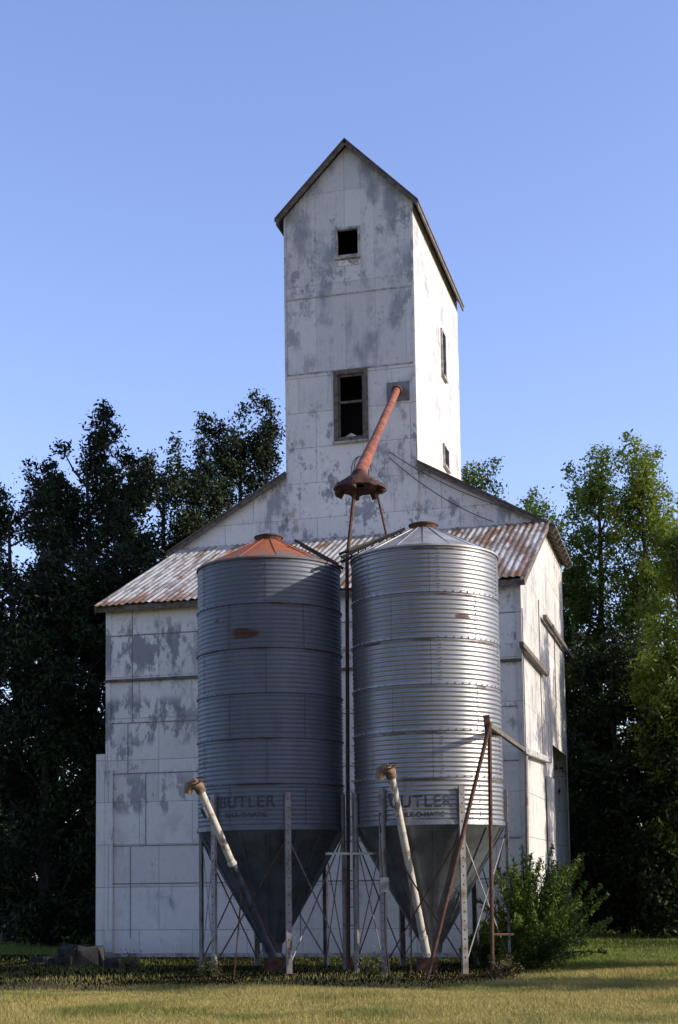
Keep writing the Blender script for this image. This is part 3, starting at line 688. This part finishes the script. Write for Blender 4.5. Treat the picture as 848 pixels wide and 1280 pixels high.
tree('leafy_tree','low dark tree beneath the tall trees at right',775,800,39,75,D,26,36000,base=.02)
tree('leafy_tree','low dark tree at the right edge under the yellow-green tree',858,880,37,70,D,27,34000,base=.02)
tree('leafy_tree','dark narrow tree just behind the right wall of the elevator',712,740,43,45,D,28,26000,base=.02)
tree('leafy_tree','green tree standing right of the yard, outside the photo, nearest the elevator side wall',1165,590,32,135,Mi,31,15000,base=.10,ncl=60,leaf=.2,clr=(.4,.8))
tree('shrub','round green shrub right of the yard, outside the photo',1040,725,20.6,105,Mi,32,9000,base=.02,ncl=30,cat='shrub',leaf=.2,shoots=8)
tree('shrub','low green shrub right of the yard, outside the photo, nearest the juniper',980,860,24.8,70,Mi,33,6000,base=.02,ncl=22,cat='shrub',leaf=.2,shoots=8)
for i,(px,py,Y,hw,lb) in enumerate([(20,1040,44,75,'dark low shrub under the trees at the left edge'),(110,1030,45,75,'dark low shrub under the tall left tree'),(180,1020,44,60,'dark low shrub beside the left wall'),(700,1040,43,60,'dark shrub beneath the trees near the right wall'),(775,1050,44,65,'dark shrub under the middle of the right tree row'),(845,1040,42,65,'dark shrub under the trees at the right edge')]):
    tree('shrub',lb,px,py,Y,hw,D,40+i,14000,base=0.0,leaf=.17,ncl=30,shoots=8,cat='shrub')
rng=np.random.default_rng(77); P=[]
for i in range(150):
    x=rng.uniform(-60,60); y=rng.uniform(66,74); r=rng.uniform(1.2,2.6); k=420; g=rng.normal(size=(k,3)); g/=np.linalg.norm(g,axis=1)[:,None]
    P.append(np.array([x,y,r*.9+rng.uniform(0,3.0)])+g*(rng.uniform(.3,1,k)**.5*r)[:,None])
P=np.concatenate(P); P=P[P[:,2]>.05]; Vv,Fc=leaf_quads(P,.42,rng,0,.6)
tag(np_mesh('distant_woods',Vv,Fc,D),'far off dark line of woods behind the trees','woods','stuff')
def sprays(name,label,loc,n,Ls,spread,mat,seed,k=150,leaf=.07,lean=(0.2,0),cat='bush',upb=.6):
    rng=np.random.default_rng(seed); rr=random.Random(seed); e=empty(name,loc,label,cat); m=MB(); P=[]
    for i in range(n):
        a=rr.random()*2*PI; el=rr.uniform(.15,1.35); d=Vector((math.cos(a)*math.cos(el)*spread+lean[0],math.sin(a)*math.cos(el)*spread+lean[1],math.sin(el)*upb+.15)); L_=rr.uniform(*Ls)
        pts=[Vector((0,0,.05))+d*L_*t+Vector((0,0,-.18*L_*t*t+.1*math.sin(t*3+i))) for t in (0,.33,.66,1)]
        m.tube(pts,[.025,.018,.012,.005],5)
        t=rng.uniform(.2,1.0,k); ii=np.minimum((t*3).astype(int),2); pa=np.array([tuple(p) for p in pts]); f=(t*3-ii)[:,None]
        p=pa[ii]*(1-f)+pa[ii+1]*f; p=p+rng.normal(size=(k,3))*(.13*(1.15-t))[:,None]; P.append(p)
    m.build('stem',M['bark'],e); P=np.concatenate(P); P=P[P[:,2]>.02]; Vv,Fc=leaf_quads(P,leaf,rng,.3,.35); np_mesh('foliage',Vv,Fc,mat,e); return e
jp=gz(660,1206,25.0); 
sprays('juniper_bush','spreading green juniper bush at the right foot of the pale-roofed bin',jp,160,(.8,2.3),.66,M['juniper'],5,k=240,leaf=.08,lean=(.12,-.02),upb=1.08)
sprays('shrub','small dark leafy shrub low behind the right bin legs',gz(602,1195,26.4),50,(.6,1.3),.6,M['juniper'],6,k=160,leaf=.09,cat='shrub')
wl=['small weed clump at the foot of the left bin leg','weed clump beside the tall rusty pole','weed clump right of the rusty pole frame','tall dry weed in the grass right of the juniper','weed clump by the concrete blocks']
for i,(px,py) in enumerate([(262,1222),(462,1222),(632,1222),(700,1205),(160,1214)]):
    p=G(px,py); sprays('weed_clump',wl[i],p,22,(.12,.36),.9,M['weed'],60+i,k=40,leaf=.055,lean=(0,0),cat='weed')
rng=np.random.default_rng(9)
def blades(n,y0,y1,h0,h1,wd):
    y=y0+(y1-y0)*rng.uniform(0,1,n)**1.0; x=rng.uniform(-1,1,n)*(y*.27+.5)
    P=np.stack([x,y,np.zeros(n)],1); return P,rng.uniform(h0,h1,n),wd
Ps=[];hs=[];ws=[]
for (n,y0,y1,h0,h1,wd) in ((180000,14.5,21.5,.03,.095,.010),(130000,21.5,30,.03,.10,.014),(60000,30,46,.05,.13,.03)):
    P,h,wd=blades(n,y0,y1,h0,h1,wd); Ps.append(P);hs.append(h);ws.append(np.full(n,wd))
P=np.concatenate(Ps);h=np.concatenate(hs);wd=np.concatenate(ws)
fx=np.array([p.x for p in front]); fy=np.array([p.y for p in front])
yb=np.interp(P[:,0],fx,fy); du=(P[:,0]-A.x)*U.x+(P[:,1]-A.y)*U.y; dv=(P[:,0]-A.x)*V.x+(P[:,1]-A.y)*V.y
on_soil=(P[:,1]>yb+np.abs(rng.normal(size=len(P)))*.6)&(dv<1.0)&(P[:,0]<fx[-1])
inside=(du>-.3)&(du<UR+.1)&(dv>-.1)&(dv<12)
keep=~inside&(~on_soil|(rng.uniform(size=len(P))<.13))
P=P[keep];h=h[keep];wd=wd[keep]
patch=.75+.5*np.sin(P[:,0]*1.3+np.sin(P[:,1]*.9)*2)*np.sin(P[:,1]*1.1+1.0); h=h*np.clip(patch,.45,1.3)
n=len(P); a=rng.uniform(0,2*PI,n); s=np.stack([np.cos(a),np.sin(a),np.zeros(n)],1)*wd[:,None]*.5
tip=P+np.stack([rng.normal(size=n)*.4*h,rng.normal(size=n)*.4*h,h],1)
Vv=np.stack([P-s,P+s,tip],1).reshape(-1,3)
tag(np_mesh('grass',Vv,np.arange(3*n).reshape(n,3),M['blade']),'short dry yellow green mown grass in front of the bins','grass','stuff')
